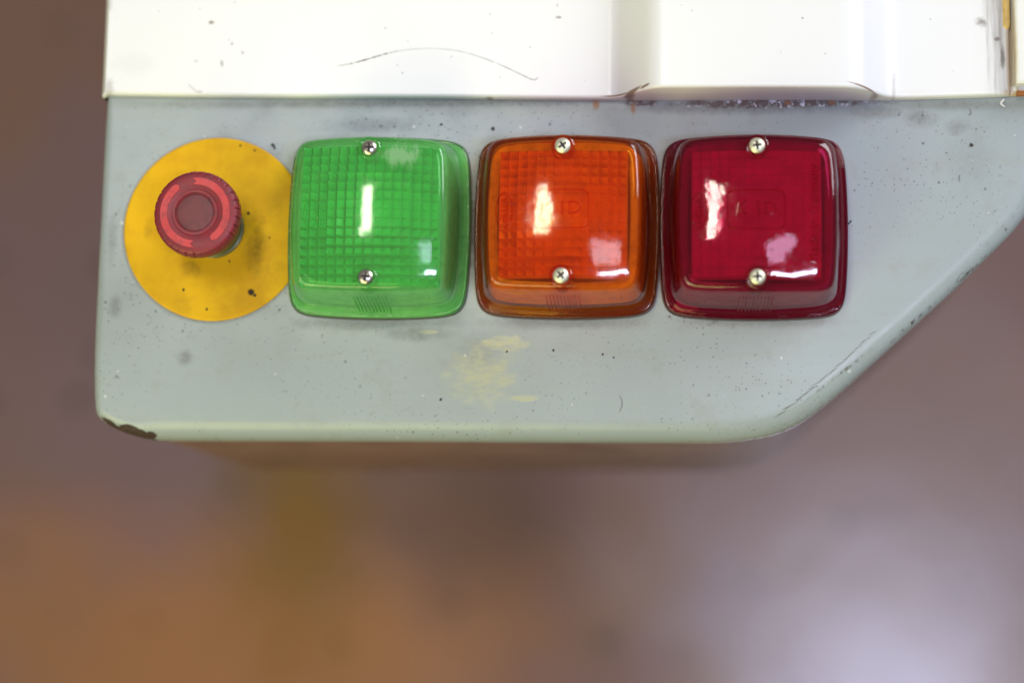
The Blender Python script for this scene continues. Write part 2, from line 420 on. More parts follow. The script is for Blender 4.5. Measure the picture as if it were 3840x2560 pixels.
prof += bend(xa, Z0, xa-1, Z0, xb, Z1, 0.004)+bend(xb, Z1, xa, Z0, xc, Z1, 0.0075)
for k in range(1, 6): prof.append(Vector((xb+0.008+(xc-xb-0.018)*k/6, Z1, 0)))
prof += bend(xc, Z1, xb, Z1, xd, Z0, 0.009)+bend(xd, Z0, xc, Z1, xd+1, Z0, 0.008)
xg = P(3790, 200, Z0).x
prof += [Vector((xd+(xg-xd)*k/5, Z0, 0)) for k in range(1, 5)]
prof += [Vector((xg-0.0015, Z0, 0)), Vector((xg-0.0005, Z0-0.001, 0)), Vector((xg, Z0-0.003, 0)), Vector((xg+0.0025, Z0-0.003, 0)), Vector((xg+0.003, Z0-0.001, 0)), Vector((xg+0.0035, Z0, 0)), Vector((xg+0.06, Z0, 0))]
cols = []
for i, q in enumerate(prof):
    x, z = q.x, q.y; yb = yedge(x)
    wav = 0.0002*math.sin(x*37)
    yy = yb+wav-(0.0012 if x < x0+0.0005 else 0)
    r = 0.0016
    zr = 0.0006 if z > 0.0022 else z-0.001
    c = [Vector((x, y_, z)) for y_ in (0.60, 0.45, 0.36, 0.31, 0.28, yb+0.012, yb+0.004)]
    if z > 0.0022: c += [Vector((x, yy+r*(1-math.sin(a_)), z-r*(1-math.cos(a_)))) for a_ in [math.pi/2*k/6 for k in range(7)]]
    else: c += [Vector((x, yy+r*(1-k/6), z)) for k in range(7)]
    c += [Vector((x, yy, (z-r)*0.5+zr*0.5 if z > .0022 else z-.0004)), Vector((x, yy, zr))]
    c += [Vector((x, yy+0.0012, zr)), Vector((x, yy+0.012, zr))]
    cols.append(c)
m = len(cols[0]); V = [v for c in cols for v in c]
Fc = [(i*m+j, i*m+j+1, (i+1)*m+j+1, (i+1)*m+j) for i in range(len(cols)-1) for j in range(m-1)]
wpart('front_sheet', V, Fc, M_white, cab, angle=45)
# folded side of the cabinet going down behind the panel's edge
yb = yedge(x0)
V = []; Fc = []
for (x_, y_, z_) in ((x0+.0001, .6, -.019), (x0+.0001, yb+.0004, -.019), (x0+.0014, yb+.0004, -.019), (x0+.0014, .6, -.019)):
    V.append(Vector((x_, y_, z_)))
for (x_, y_, z_) in ((x0+.0002, .6, -.30), (x0+.0002, yb+.012, -.30), (x0+.0014, yb+.012, -.30), (x0+.0014, .6, -.30)):
    V.append(Vector((x_, y_, z_)))
Fc = [(0, 1, 5, 4), (1, 2, 6, 5), (2, 3, 7, 6), (0, 3, 2, 1), (4, 5, 6, 7)]
wpart('side_flange', V, Fc, M_white, cab, smooth=False)
# tan rubber seal lying in the groove
def simple(name, col, rough, **k):
    t = NT(name); nz = t.noise(160, 4, .65)
    c2 = tuple(v*0.72 for v in col)
    return t.pbr(t.mix(t.ramp(nz, .4, .7), rgb(*col), rgb(*c2)), rough, **k)
M_seal = simple('tan_rubber', (0.62, 0.42, 0.14), 0.5)
V = []; rings = []
pa = P(3775, 112, Z0)
for y_, s_ in ((pa.y, 0.02), (pa.y+.0005, .55), (pa.y+0.0016, .9), (pa.y+0.003, 1.0), (0.34, 1.0), (0.6, 1.0)):
    xx = pa.x
    rings.append([Vector((xx+0.0019*s_*math.cos(2*math.pi*k/16), y_, Z0-0.0006+0.0019*s_*math.sin(2*math.pi*k/16))) for k in range(16)])
V, Fc = loft(rings, True, True)
wpart('rubber_seal', V, Fc, M_seal, cab)
# neighbouring white panel at the far right, one fold higher
pe = P(3812, 312, Z0+.007)
rings = []
zt = Z0+0.007
seq = [(zt, 0.0016, 0.0), (zt-.0005, 0.0005, 0.0), (zt-.0016, 0.0, 0.0), (zt-.006, 0.0, 0.0)]
for z_, ins, _ in seq:
    rings.append([Vector((pe.x+ins, pe.y+ins, z_)), Vector((pe.x+0.06, pe.y+ins, z_)), Vector((pe.x+0.06, 0.6, z_)), Vector((pe.x+ins, 0.6, z_))])
V, Fc = loft(rings, True, True)
wpart('side_panel', V, Fc, M_white, cab, angle=60)
M_rust = simple('rusted_steel', (0.36, 0.13, 0.03), 0.8)
pr = P(3818, 352, Z0)
V = [Vector((pr.x+dx, pr.y+dy, Z0+dz)) for dz, s_ in ((.0, 1), (.0016, .8)) for dx, dy in ((-.001*s_, -.0014*s_), (.03, -.0012*s_), (.03, .0012*s_), (-.0008*s_, .0014*s_))]
wpart('rusty_bracket', V, [(0, 1, 2, 3), (4, 5, 6, 7), (0, 1, 5, 4), (1, 2, 6, 5), (2, 3, 7, 6), (3, 0, 4, 7)], M_rust, cab, smooth=False)
# curved scratch in the enamel
M_scr = simple('dark_scratch', (0.20, 0.15, 0.12), 0.8)
M_scr2 = simple('faint_scratch', (0.36, 0.32, 0.29), 0.7)
def strip(pts, widths, z, name, mat, parent, gap=0.0, jit=0.0):
    V = []; Fc = []
    q = chaikin([P(x, y, z) for x, y in pts], 3, False)
    wl = []
    for i in range(len(q)):
        f = i/(len(q)-1)*(len(widths)-1); k = min(int(f), len(widths)-2)
        wl.append(widths[k]+(widths[k+1]-widths[k])*(f-k))
    for i in range(len(q)):
        e = (q[min(i+1, len(q)-1)]-q[max(i-1, 0)]).normalized(); s_ = Vector((-e.y, e.x, 0))
        w = wl[i]/PXM/2*(1+random.uniform(-jit, jit))
        zz_ = Vector((0, 0, sag(q[i].y)+.0001 if parent is panel else 0))
        V += [q[i]+s_*w+zz_, q[i]-s_*w+zz_]
        if i and random.random() > gap: Fc.append((2*i-2, 2*i-1, 2*i+1, 2*i))
    return wpart(name, V, Fc, mat, parent, smooth=False)
strip([(1258, 249), (1300, 243), (1345, 232), (1390, 219), (1440, 204), (1490, 192)], [.7, 1.5, 3, 4.5, 3.6, 3, 1.8], Z0+.00012, 'scratch', M_scr, cab, 0.12, 0.5)
strip([(1485, 193), (1560, 183), (1640, 182), (1720, 190), (1800, 213), (1880, 244), (1950, 278), (2005, 304), (2016, 292)], [1.6, 1.1, 1.0, 1.3, 1.5, 2, 2, 3, 4], Z0+.00012, 'scratch', M_scr2, cab, 0.04, 0.4)
strip([(708, 318), (722, 332), (742, 346)], [2, 2, 1.5], Z0+.00012, 'scratch', M_scr2, cab, 0.1, 0.3)
strip([(830, 225), (829, 240), (836, 252)], [2, 3, 1.5], Z0+.00012, 'scratch', M_scr2, cab, 0.1, 0.3)

# marks that lie on the panel
M_grit = simple('black_grit', (0.035, 0.03, 0.03), 0.7)
M_hair = simple('dark_fibre', (0.15, 0.15, 0.14), 0.7)
strip([(2322, 1480), (2332, 1500), (2332, 1520), (2322, 1540)], [1.5, 2, 1.5], .0002, 'scratch', M_hair, panel)
strip([(3600, 655), (3596, 668), (3600, 682)], [2, 2.5, 1.5], .0002, 'scratch', M_hair, panel)
strip([(3634, 408), (3642, 420), (3640, 430), (3630, 432)], [2, 3, 3, 2], .0002, 'scratch', M_hair, panel)
M_lscr = simple('scuffed_metal', (0.16, 0.15, 0.135), 0.45)
for k in range(34):
    f = k/33; x = 2935+340*f+random.uniform(-3, 3); y = 1545-300*f-26*math.sin(f*math.pi)*-0.4+random.uniform(-3, 3)
    L = random.uniform(8, 34)*(1.25-f); an = random.uniform(.35, .6)
    strip([(x-L*math.cos(an), y+L*math.sin(an)), (x, y), (x+6, y-4)], [0.6, 2.6*random.uniform(.5, 1), .8], .00015, 'scratch', M_lscr, panel)
M_flake = simple('white_flake', (0.8, 0.8, 0.82), 0.6)
strip([(3766, 372), (3755, 384), (3752, 390), (3768, 402)], [7, 9, 7, 6], .0012, 'paint_flake', M_flake, panel)
def grit(px, py, r, h):
    c = P(px, py, 0); k_ = 9; zs = sag(c.y)
    rr = [r/PXM*random.uniform(.6, 1.25) for _ in range(k_)]
    rings = [[Vector((c.x+rr[i]*s_*math.cos(2*math.pi*i/k_), c.y+rr[i]*s_*math.sin(2*math.pi*i/k_), z_+zs)) for i in range(k_)] for s_, z_ in ((1, .00005), (.8, h*.7), (.3, h))]
    return loft(rings, False, True)
for (x, y, r) in ((1848, 483, 8), (1655, 467, 7), (2075, 1313, 5), (1650, 1495, 6), (2260, 1328, 4), (3643, 543, 7), (2960, 540, 3), (3060, 723, 4), (3190, 830, 5), (3184, 838, 4), (1900, 1318, 4), (2300, 1340, 4), (1023, 545, 9), (1030, 555, 6), (3420, 1210, 4)):
    v, f = grit(x, y, r, .0005); wpart('grit', v, f, M_grit, panel, smooth=False)

# ------------------------------------------------------------------ yellow disc under the stop button
BC = P(808, 859, 0)
def yellow_mat():
    t = NT('yellow_plastic')
    nb = t.noise(140, 5, .7); nm = t.noise(40, 4, .6); nz = t.noise(420, 4)
    col = t.mix(t.ramp(nm, .38, .66), rgb(0.67, 0.380, 0.003), rgb(0.56, 0.295, 0.003))
    so = None  # soiling, with the button's shadow painted in at its lower right
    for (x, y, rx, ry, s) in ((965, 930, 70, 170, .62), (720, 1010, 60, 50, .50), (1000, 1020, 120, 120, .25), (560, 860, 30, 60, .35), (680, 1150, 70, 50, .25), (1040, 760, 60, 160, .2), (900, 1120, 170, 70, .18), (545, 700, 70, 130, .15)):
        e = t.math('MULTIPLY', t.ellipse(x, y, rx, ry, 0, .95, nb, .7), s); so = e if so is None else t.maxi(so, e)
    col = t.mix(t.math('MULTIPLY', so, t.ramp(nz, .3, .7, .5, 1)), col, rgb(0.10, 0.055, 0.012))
    hd = t.maxi(t.ellipse(943, 1097, 17, 17, 0, .4, nb, .5), t.ellipse(957, 1108, 8, 8, 0, .4, nb, .5), t.ellipse(690, 1087, 6, 8, 0, .4, nb, .5), t.ellipse(933, 801, 7, 8, 0, .4, nb, .4), t.ellipse(862, 980, 5, 6, 0, .4), t.ellipse(1012, 893, 4, 6, 0, .4),
                t.ellipse(957, 566, 5, 6, 0, .5), t.ellipse(777, 1160, 6, 8, 0, .6), t.ellipse(903, 548, 7, 7, 0, .8))
    sp = t.maxi(hd, t.math('MULTIPLY', t.specks(150, .12, .84), .6))
    col = t.mix(sp, col, rgb(0.03, 0.018, 0.008))
    return t.pbr(col, 0.6, normal=t.bump(nm, .1, .001), spec=.22)
disc_r = 350/PXM
gx = P(1092, 850, 0).x
ringf = lambda s_, z_: [Vector((min(BC.x+disc_r*s_*math.cos(2*math.pi*k/160), gx+0.0015), BC.y+disc_r*s_*math.sin(2*math.pi*k/160), z_)) for k in range(160)]
V, Fc = loft([ringf(1.0, .00005), ringf(1.0, .0006), ringf(.994, .0009), ringf(.97, .0009)], False, True)
disc = mesh_obj('warning_disc', V, Fc, yellow_mat(), angle=50)
disc['label'] = 'round yellow warning plate under the red mushroom button'; disc['category'] = 'plate'

# ------------------------------------------------------------------ emergency stop button
btn = empty('emergency_stop_button', (BC.x, BC.y, .0009), 'red mushroom emergency stop button with two curved arrows on the yellow plate', 'button')
def red_mat(name, c1, c2, rough, spec=.5):
    t = NT(name); nz = t.noise(260, 5, .7); nl = t.noise(70, 3)
    col = t.mix(t.ramp(nz, .42, .68), rgb(*c1), rgb(*c2))
    return t.pbr(col, t.ramp(nl, .3, .7, rough-.06, rough+.08), normal=t.bump(nz, .12, .0004), spec=spec)
M_bred = red_mat('dull_red_plastic', (0.205, 0.013, 0.022), (0.140, 0.019, 0.028), .5)
M_barr = red_mat('bright_red_plastic', (0.48, 0.038, 0.044), (0.31, 0.027, 0.034), .5)
M_bdsc = red_mat('dark_red_plastic', (0.135, 0.028, 0.034), (0.10, 0.024, 0.030), .55)
M_coll = simple('tarnished_collar', (0.11, 0.11, 0.05), 0.32, metal=0.2)
HR = 0.0208; HZ = 0.0395   # head radius and top height above the plate
def knurl(a, r, z):
    if r < HR*0.90: return 1
    f = (a*30/math.pi) % 2.0
    g = 1-0.034*max(0, 1-abs(f-1)*5)*(1 if math.sin(a*2.0+.6) > -.75 else .2)
    return g
V, Fc = lathe([(0.0095, HZ-.0135), (0.0150, HZ-.0125), (.0185, HZ-.0112), (0.0195, HZ-.0100), (HR, HZ-.0080), (HR, HZ-.0040), (HR*.992, HZ-.0026), (HR*.972, HZ-.0013), (HR*.94, HZ-.0005), (HR*.88, HZ-.0001), (HR*.80, HZ+.0001),
               (HR*.52, HZ+.0001), (HR*.50, HZ-.0002), (HR*.472, HZ-.0002), (HR*.455, HZ+.0001), (HR*.44, HZ+.0001), (HR*.43, HZ-.0006), (HR*.0001, HZ-.0006)], 420, knurl, False, True)
head = mesh_obj('mushroom_head', V, Fc, M_bred, btn, angle=60)
ringm = lathe([(HR*.530, HZ+.0001), (HR*.525, HZ+.0004), (HR*.47, HZ+.0004), (HR*.465, HZ+.0001)], 96)
mesh_obj('rim_ring', ringm[0], ringm[1], M_bred, head)
dm = lathe([(HR*.425, HZ-.0006), (HR*.42, HZ-.0002), (HR*.40, HZ-.0001), (HR*.2, HZ+.0000), (HR*.001, HZ+.0000)], 96, None, False, True)
mesh_obj('centre_disc', dm[0], dm[1], M_bdsc, head)
def arrow(a0, a1):
    """flat curved arrow; a0 = rounded tail, a1 = swallow-tailed end (degrees)"""
    V = []; Fc = []; N = 40
    rm, hw = HR*.735, HR*.082
    for i in range(N+1):
        f = i/N; a = math.radians(a0+(a1-a0)*f)
        w = hw
        if f < .05: w = hw*math.sqrt(max(.05, 1-((.05-f)/.05)**2))
        tw = .055 if i == N else 0
        sgn = 1 if a1 > a0 else -1
        row = []
        for z_ in (HZ+.00005, HZ+.00045):
            for s_ in (-1, 0, 1):
                aa = a+(sgn*(.06 if s_ else -.05) if i == N else 0)
                row.append(Vector(((rm+w*s_)*math.cos(aa), (rm+w*s_)*math.sin(aa), z_)))
        V += row
    for i in range(N):
        b = i*6; c_ = b+6
        Fc += [(b+3, b+4, c_+4, c_+3), (b+4, b+5, c_+5, c_+4), (b, b+3, c_+3, c_), (b+2, c_+2, c_+5, b+5)]
    Fc += [(0, 1, 4, 3), (1, 2, 5, 4), (N*6, N*6+3, N*6+4, N*6+1), (N*6+1, N*6+4, N*6+5, N*6+2)]
    return mesh_obj('arrow', V, Fc, M_barr, head, angle=40)
arrow(122, 266); arrow(-58, 92)
V, Fc = lathe([(.0148, 0), (.0150, .0006), (.0150, .0022), (.0138, .0028), (.0136, .0060), (.0142, .0066), (.0142, .0100), (.0136, .0108), (.0108, .0112), (.0105, HZ-.0125), (.0095, HZ-.0125)], 96)
mesh_obj('collar', V, Fc, M_coll, btn, angle=35)

# ------------------------------------------------------------------ signal lamps
A = 342.5/PXM
RD = 0.155; ZC = 0.0442
NSEG = 144
def dome(x, y): return ZC-(x*x+y*y)/(2*RD)
def rs(s, n_, be, zf, seg=NSEG):
    res = []
    for k in range(seg):
        # denser towards the corners
        a = 2*math.pi*k/seg
        c, q = math.cos(a), math.sin(a)
        u = math.copysign(abs(c)**(2/n_), c); v = math.copysign(abs(q)**(2/n_), q)
        # even out the spacing along the sides
        t = (abs(c)**n_+abs(q)**n_)**(-1/n_)
        u, v = c*t, q*t
        x = A*s*u*(1-be*v*v); y = A*s*v*(1-be*u*u)
        res.append(Vector((x, y, zf(x, y))))
    return res
const = lambda z: (lambda x, y: z)
dz = lambda o: (lambda x, y: dome(x, y)-o)
def cover_mesh():
    R = [rs(.993, 11, .05, const(0.001)), rs(.996, 11, .05, const(0.001)), rs(1.0, 11, .05, const(.0014)), rs(1.0, 11, .05, const(.0030)), rs(.996, 11, .05, const(.0040)), rs(.988, 11, .05, const(.0045)),
         rs(.972, 11, .05, const(.0047)), rs(.966, 11, .05, const(.0044)), rs(.960, 11, .05, const(.0044)), rs(.954, 11.5, .05, const(.0050)), rs(.944, 11.5, .05, const(.0054)), rs(.935, 11.5, .05, const(.0058)), rs(.929, 11.5, .05, const(.0066))]
    for k in range(1, 9):
        f = k/8
        s_ = .929+(.834-.929)*(f**1.15)
        R.append(rs(s_, 11.5+2.5*f, .05-.01*f, (lambda f: lambda x, y: .0066+(dome(x, y)-.0046-.0066)*f)(f)))
    for s_, o in ((.830, .0036), (.823, .0024), (.813, .00135), (.800, .0006), (.785, .00018), (.768, 0.00)): R.append(rs(s_, 14, .04, dz(o)))
    for s_ in (.64, .49, .34, .2, .08): R.append(rs(s_, 14*s_/.768+2*(1-s_/.768), .04*s_/.768, dz(0)))
    I = []
    for s_ in (.08, .2, .34, .49, .64, .725): I.append(rs(s_, 14*s_/.768+2*(1-s_/.768), .04*s_/.768, dz(.0024)))
    for s_, o in ((.762, .0030), (.776, .0042), (.783, .0062)): I.append(rs(s_, 14, .04, dz(o)))
    for k in range(1, 6):
        f = k/5; s_ = .783+(.872-.783)*f
        I.append(rs(s_, 14-2.5*f, .04+.01*f, (lambda f: lambda x, y: (dome(x, y)-.0062)*(1-f)+.0062*f)(f)))
    I += [rs(.890, 11.5, .05, const(.0042)), rs(.978, 11, .05, const(.0032)), rs(.984, 11, .05, const(.0022)), rs(.986, 11, .05, const(.0))]
    V, Fc = loft(R); n0 = len(V); nR = len(R)
    cv = len(V); V.append(Vector((0, 0, dome(0, 0))))
    Fc += [((nR-1)*NSEG+k, (nR-1)*NSEG+(k+1) % NSEG, cv) for k in range(NSEG)]
    V2, F2 = loft(I); off = len(V); V += V2
    Fc += [tuple(i+off for i in f) for f in F2]
    cv = len(V); V.append(Vector((0, 0, dome(0, 0)-.0024)))
    Fc += [(off+k, off+(k+1) % NSEG, cv) for k in range(NSEG)]
    last = off+(len(I)-1)*NSEG
    Fc += [(last+k, last+(k+1) % NSEG, (k+1) % NSEG, k) for k in range(NSEG)]
    return V, Fc
def prism_mesh(half, ncell, ztop, depth, step, groove=.0018, skew=False):
    """closed moulded plate: terraces of tilted facets on top that step down away from the middle, plain dome underneath"""
    V = []; Fc = []; idx = {}
    def vid(x, y, z):
        key = (round(x*1e7), round(y*1e7), round(z*1e8))
        if key not in idx: idx[key] = len(V); V.append(Vector((x, y, z)))
        return idx[key]
    st = 2*half/ncell
    X = [-half+st*i for i in range(ncell+1)]
    bot = {(i, j): vid(X[i], X[j], dome(X[i], X[j])-ztop-depth) for i in range(ncell+1) for j in range(ncell+1)}
    g_ = st*.15
    def tz(i, j, di, dj):
        ci, cj = i+.5-ncell/2, j+.5-ncell/2
        lx_ = max(0, abs(ci)-.6); ly_ = max(0, abs(cj)-.6)
        # each facet leans back up towards the rim, so a steep riser stands at every joint
        tx = math.copysign(1, ci)*(di-.5); ty = math.copysign(1, cj)*(dj-.5)
        rise = step*(tx*min(1, lx_/3)+ty*min(1, ly_/3))
        lev = -.9*step if max(abs(ci), abs(cj)) > 4.6 else 0
        return dome(X[i]+st/2, X[j]+st/2)-ztop+rise+lev
    B = {}
    for i in range(ncell):
        for j in range(ncell):
            for di in (0, 1):
                for dj in (0, 1): B[i, j, di, dj] = vid(X[i+di]+(g_ if di == 0 else -g_), X[j+dj]+(g_ if dj == 0 else -g_), tz(i, j, di, dj))
            Fc.append((B[i, j, 0, 0], B[i, j, 1, 0], B[i, j, 1, 1], B[i, j, 0, 1]))
            Fc.append((bot[i, j], bot[i, j+1], bot[i+1, j+1], bot[i+1, j]))
    N = ncell
    def low(p, q, d):
        m_ = (V[p]+V[q])/2
        return vid(m_.x, m_.y, min(V[p].z, V[q].z)-d)
    for i in range(N):
        for j in range(N):
            gi = groove*(max(.12, 1-i/(N*.62)) if skew else .6); gj = groove*(max(.12, 1-j/(N*.5)) if skew else .6)
            if i+1 < N:
                m1 = low(B[i, j, 1, 0], B[i+1, j, 0, 0], gi); m2 = low(B[i, j, 1, 1], B[i+1, j, 0, 1], gi)
                Fc += [(B[i, j, 1, 0], m1, m2, B[i, j, 1, 1]), (m1, B[i+1, j, 0, 0], B[i+1, j, 0, 1], m2)]
            if j+1 < N:
                k1 = low(B[i, j, 0, 1], B[i, j+1, 0, 0], gj); k2 = low(B[i, j, 1, 1], B[i, j+1, 1, 0], gj)
                Fc += [(B[i, j, 0, 1], B[i, j, 1, 1], k2, k1), (k1, k2, B[i, j+1, 1, 0], B[i, j+1, 0, 0])]
            if i+1 < N and j+1 < N:
                a_, b_, c_, d_ = B[i, j, 1, 1], B[i+1, j, 0, 1], B[i+1, j+1, 0, 0], B[i, j+1, 1, 0]
                cc = (V[a_]+V[b_]+V[c_]+V[d_])/4; o_ = vid(cc.x, cc.y, min(V[q].z for q in (a_, b_, c_, d_))-max(gi, gj))
                mb, mt = low(a_, b_, gi), low(d_, c_, gi); ml, mr = low(a_, d_, gj), low(b_, c_, gj)
                Fc += [(a_, mb, o_, ml), (mb, b_, mr, o_), (o_, mr, c_, mt), (ml, o_, mt, d_)]
    top_loop = []; bot_loop = []
    for i in range(N): top_loop += [B[i, 0, 0, 0], B[i, 0, 1, 0]]; bot_loop += [bot[i, 0], bot[i+1, 0]]
    for j in range(N): top_loop += [B[N-1, j, 1, 0], B[N-1, j, 1, 1]]; bot_loop += [bot[N, j], bot[N, j+1]]
    for i in range(N-1, -1, -1): top_loop += [B[i, N-1, 1, 1], B[i, N-1, 0, 1]]; bot_loop += [bot[i+1, N], bot[i, N]]
    for j in range(N-1, -1, -1): top_loop += [B[0, j, 0, 1], B[0, j, 0, 0]]; bot_loop += [bot[0, j+1], bot[0, j]]
    for k in range(len(top_loop)):
        k2 = (k+1) % len(top_loop); f = []
        for q in (top_loop[k], top_loop[k2], bot_loop[k2], bot_loop[k]):
            if q not in f: f.append(q)
        if len(f) > 2: Fc.append(tuple(f))
    return V, Fc
def tray_mesh():
    R = [rs(1.007, 11, .05, const(-.0001)), rs(1.007, 11, .05, const(.0007)), rs(.990, 11, .05, const(.0009)), rs(.985, 11, .05, const(-.0001)), rs(.975, 11, .05, const(.0022)), rs(.868, 11.5, .05, const(.0026)), rs(.862, 11.5, .05, const(.0060)), rs(.805, 12, .05, const(.0255)), rs(.785, 12, .05, const(.0270)), rs(.70, 12, .05, const(.0260)), rs(.62, 9, .03, const(.0180)), rs(.45, 5, .02, const(.0080)), rs(.25, 3, .0, const(.0035))]  # outermost lip added as a dark contact shadow line under the flange
    return loft(R, True, True)
SP = 234.0/PXM     # screws sit this far above and below the lamp's centre
HRS = 0.0037
def screw_mesh():
    V = []; Fc = []; fm_ = []; N = 44
    ca, sa = math.cos(.35), math.sin(.35)
    def zz(x, y):
        r2 = (x*x+y*y)/(HRS*HRS)
        z = 0.0021*math.sqrt(max(0, 1-r2*.93))
        u, v = x*ca+y*sa, -x*sa+y*ca
        au, av = abs(u), abs(v)
        arm = 0.00048
        if (au < arm and av < .0021) or (av < arm and au < .0021):
            d = max(au, av)
            z -= min(z-.0001, .0016*(1-d/.0026))
            return z, 1
        return z, 0
    rows = []
    for i in range(N+1):
        for j in range(N+1):
            x = -1+2*i/N; y = -1+2*j/N
            # square to disc
            X_ = x*math.sqrt(1-y*y/2)*HRS; Y_ = y*math.sqrt(1-x*x/2)*HRS
            z, c = zz(X_, Y_)
            V.append(Vector((X_, Y_, z+.0006)))
    for i in range(N):
        for j in range(N):
            a = i*(N+1)+j
            Fc.append((a, a+1, a+N+2, a+N+1))
            c = sum(V[q] for q in [] ) if False else None
            mx = sum((V[q].x for q in Fc[-1]))/4; my = sum((V[q].y for q in Fc[-1]))/4
            fm_.append(zz(mx, my)[1])
    bd = [i*(N+1) for i in range(N+1)]+[N*(N+1)+j for j in range(1, N+1)]+[i*(N+1)+N for i in range(N-1, -1, -1)]+[j for j in range(N-1, 0, -1)]
    o = len(V)
    V += [Vector((V[q].x, V[q].y, -.0006)) for q in bd]
    for k in range(len(bd)):
        Fc.append((bd[k], bd[(k+1) % len(bd)], o+(k+1) % len(bd), o+k)); fm_.append(0)
    return V, Fc, fm_
def ribs_mesh(sign, nrib=10, pitch=.00172, w=.00050, h=.00060):
    V = []; Fc = []
    for r in range(nrib):
        x = (r-(nrib-1)/2)*pitch
        secs = []
        for k in range(7):
            f = .0+k/6*.80
            s_ = .929+(.834-.929)*(f**1.15); be = .05-.01*f
            t = A*s_
            y = t*(1-be*(x/t)**2)
            z = .0066+(dome(x, y)-.0046-.0066)*f
            hh = h*(1-.6*f)
            secs.append([Vector((x-w, sign*(y-.0004), z)), Vector((x-w*.45, sign*(y+hh), z+.0001)), Vector((x+w*.45, sign*(y+hh), z+.0001)), Vector((x+w, sign*(y-.0004), z))])
        v, f_ = loft(secs, True, True)
        o = len(V); V += v; Fc += [tuple(i+o for i in q) for q in f_]
    return V, Fc
def text_mesh(body, size, extr, rot, loc, xscale=1.0):
    """letters laid on the domed face, as real raised geometry"""
    cu = bpy.data.curves.new('lettering', 'FONT'); cu.body = body; cu.size = size
    cu.align_x = 'CENTER'; cu.align_y = 'CENTER'; cu.extrude = extr; cu.resolution_u = 3
    o = bpy.data.objects.new('lettering', cu); C.objects.link(o)
    dg = bpy.context.evaluated_depsgraph_get()
    me = bpy.data.meshes.new_from_object(o.evaluated_get(dg))
    V = []
    for v in me.vertices:
        x, y, z = v.co.x*xscale, v.co.y, v.co.z
        X_ = x*math.cos(rot)-y*math.sin(rot)+loc[0]; Y_ = x*math.sin(rot)+y*math.cos(rot)+loc[1]
        V.append(Vector((X_, Y_, dome(X_, Y_)+z+extr*.55)))
    Fc = [tuple(p.vertices) for p in me.polygons]
    bpy.data.objects.remove(o); bpy.data.curves.remove(cu); bpy.data.meshes.remove(me)
    return V, Fc
def ring_relief(rx, ry, w, h, loc, pw=2.0, seg=64):
    R = []
    for d, z_ in ((0, -.00015), (w*.25, h), (w*.75, h), (w, -.00015)):
        row = []
        for k in range(seg):
            a = 2*math.pi*k/seg; c, q = math.cos(a), math.sin(a)
            t = (abs(c)**pw+abs(q)**pw)**(-1/pw)
            x = (rx-d)*c*t+loc[0]; y = (ry-d)*q*t+loc[1]
            row.append(Vector((x, y, dome(x, y)+z_)))
        R.append(row)
    n_ = seg; V = [v for r in R for v in r]
    Fc = [(i*n_+k, i*n_+(k+1) % n_, ((i+1) % 4)*n_+(k+1) % n_, ((i+1) % 4)*n_+k) for i in range(4) for k in range(n_)]
    return V, Fc

def lens_mat(name, tint, milk, milk_amt, seed, rough=.05, wob=.14, scuff=None):
    """tinted clear plastic: Fresnel gloss over a mix of coloured see-through and a little milky scatter"""
    t = NT(name)
    off = t.vm('ADD', t.tc, seed)
    nl = t.noise(40, 1, vec=off)
    h = t.math('ADD', t.math('MULTIPLY', nl, 1.9), t.math('MULTIPLY', t.noise(105, 2, vec=off), .36))
    nrm = t.bump(h, wob, .0012)
    hz = t.ramp(t.noise(90, 5, .7, vec=off), .48, .72)
    dust = t.math('MULTIPLY', t.maxi(t.specks(420, .16, .72), t.math('MULTIPLY', t.ramp(t.noise(240, 4, .7, vec=off, stretch=(.25, 1.6, 1)), .60, .78), .5)), .30)
    extra = 0.0
    if scuff:
        v = t.vm('MULTIPLY', t.vm('SUBTRACT', t.tc, (scuff[0], scuff[1], 0)), (1/scuff[2], 1/scuff[3], 0))
        d = t.math('ADD', t.vm('LENGTH', v, (0, 0, 0)), t.math('MULTIPLY', t.math('SUBTRACT', t.noise(160, 5, .7, stretch=(1.6, .5, 1)), .5), 2.6))
        extra = t.math('MULTIPLY', t.ramp(d, 1.0, .2), .30)
    gl = t.n('ShaderNodeBsdfGlossy'); t.set(gl.inputs['Roughness'], t.math('ADD', rough, t.math('MULTIPLY', hz, .08))); t.set(gl.inputs['Normal'], nrm)
    tr = t.n('ShaderNodeBsdfTransparent'); tr.inputs[0].default_value = rgb(*tint)
    df = t.n('ShaderNodeBsdfDiffuse'); t.set(df.inputs[0], t.mix(t.math('MULTIPLY', extra, 1.6) if scuff else 0.0, rgb(*milk), rgb(.75, .78, .68)))
    tl = t.n('ShaderNodeBsdfTranslucent'); tl.inputs[0].default_value = rgb(*milk)
    def mixs(f, a, b):
        m = t.n('ShaderNodeMixShader'); t.set(m.inputs[0], f); t.t.links.new(a.outputs[0], m.inputs[1]); t.t.links.new(b.outputs[0], m.inputs[2]); return m
    ml = mixs(.35, df, tl)
    body = mixs(t.math('ADD', t.math('ADD', milk_amt, t.math('ADD', t.math('MULTIPLY', hz, .05), t.math('MULTIPLY', dust, .5))), extra), tr, ml)
    geo = t.n('ShaderNodeNewGeometry')
    ior = t.math('ADD', 1.49, t.math('MULTIPLY', geo.outputs['Backfacing'], 1/1.49-1.49))
    fr = t.n('ShaderNodeFresnel'); t.set(fr.inputs[0], ior); t.set(fr.inputs[1], nrm)
    out_ = mixs(fr.outputs[0], body, gl)
    t.t.links.new(out_.outputs[0], t.out.inputs[0])
    return t.m
COV, PRI, TRAY, SCR = cover_mesh(), prism_mesh(.0306, 14, .0048, .0050, .0014, .0003), tray_mesh(), screw_mesh()
PRIF = prism_mesh(.0306, 14, .0048, .0050, .00005, .0)
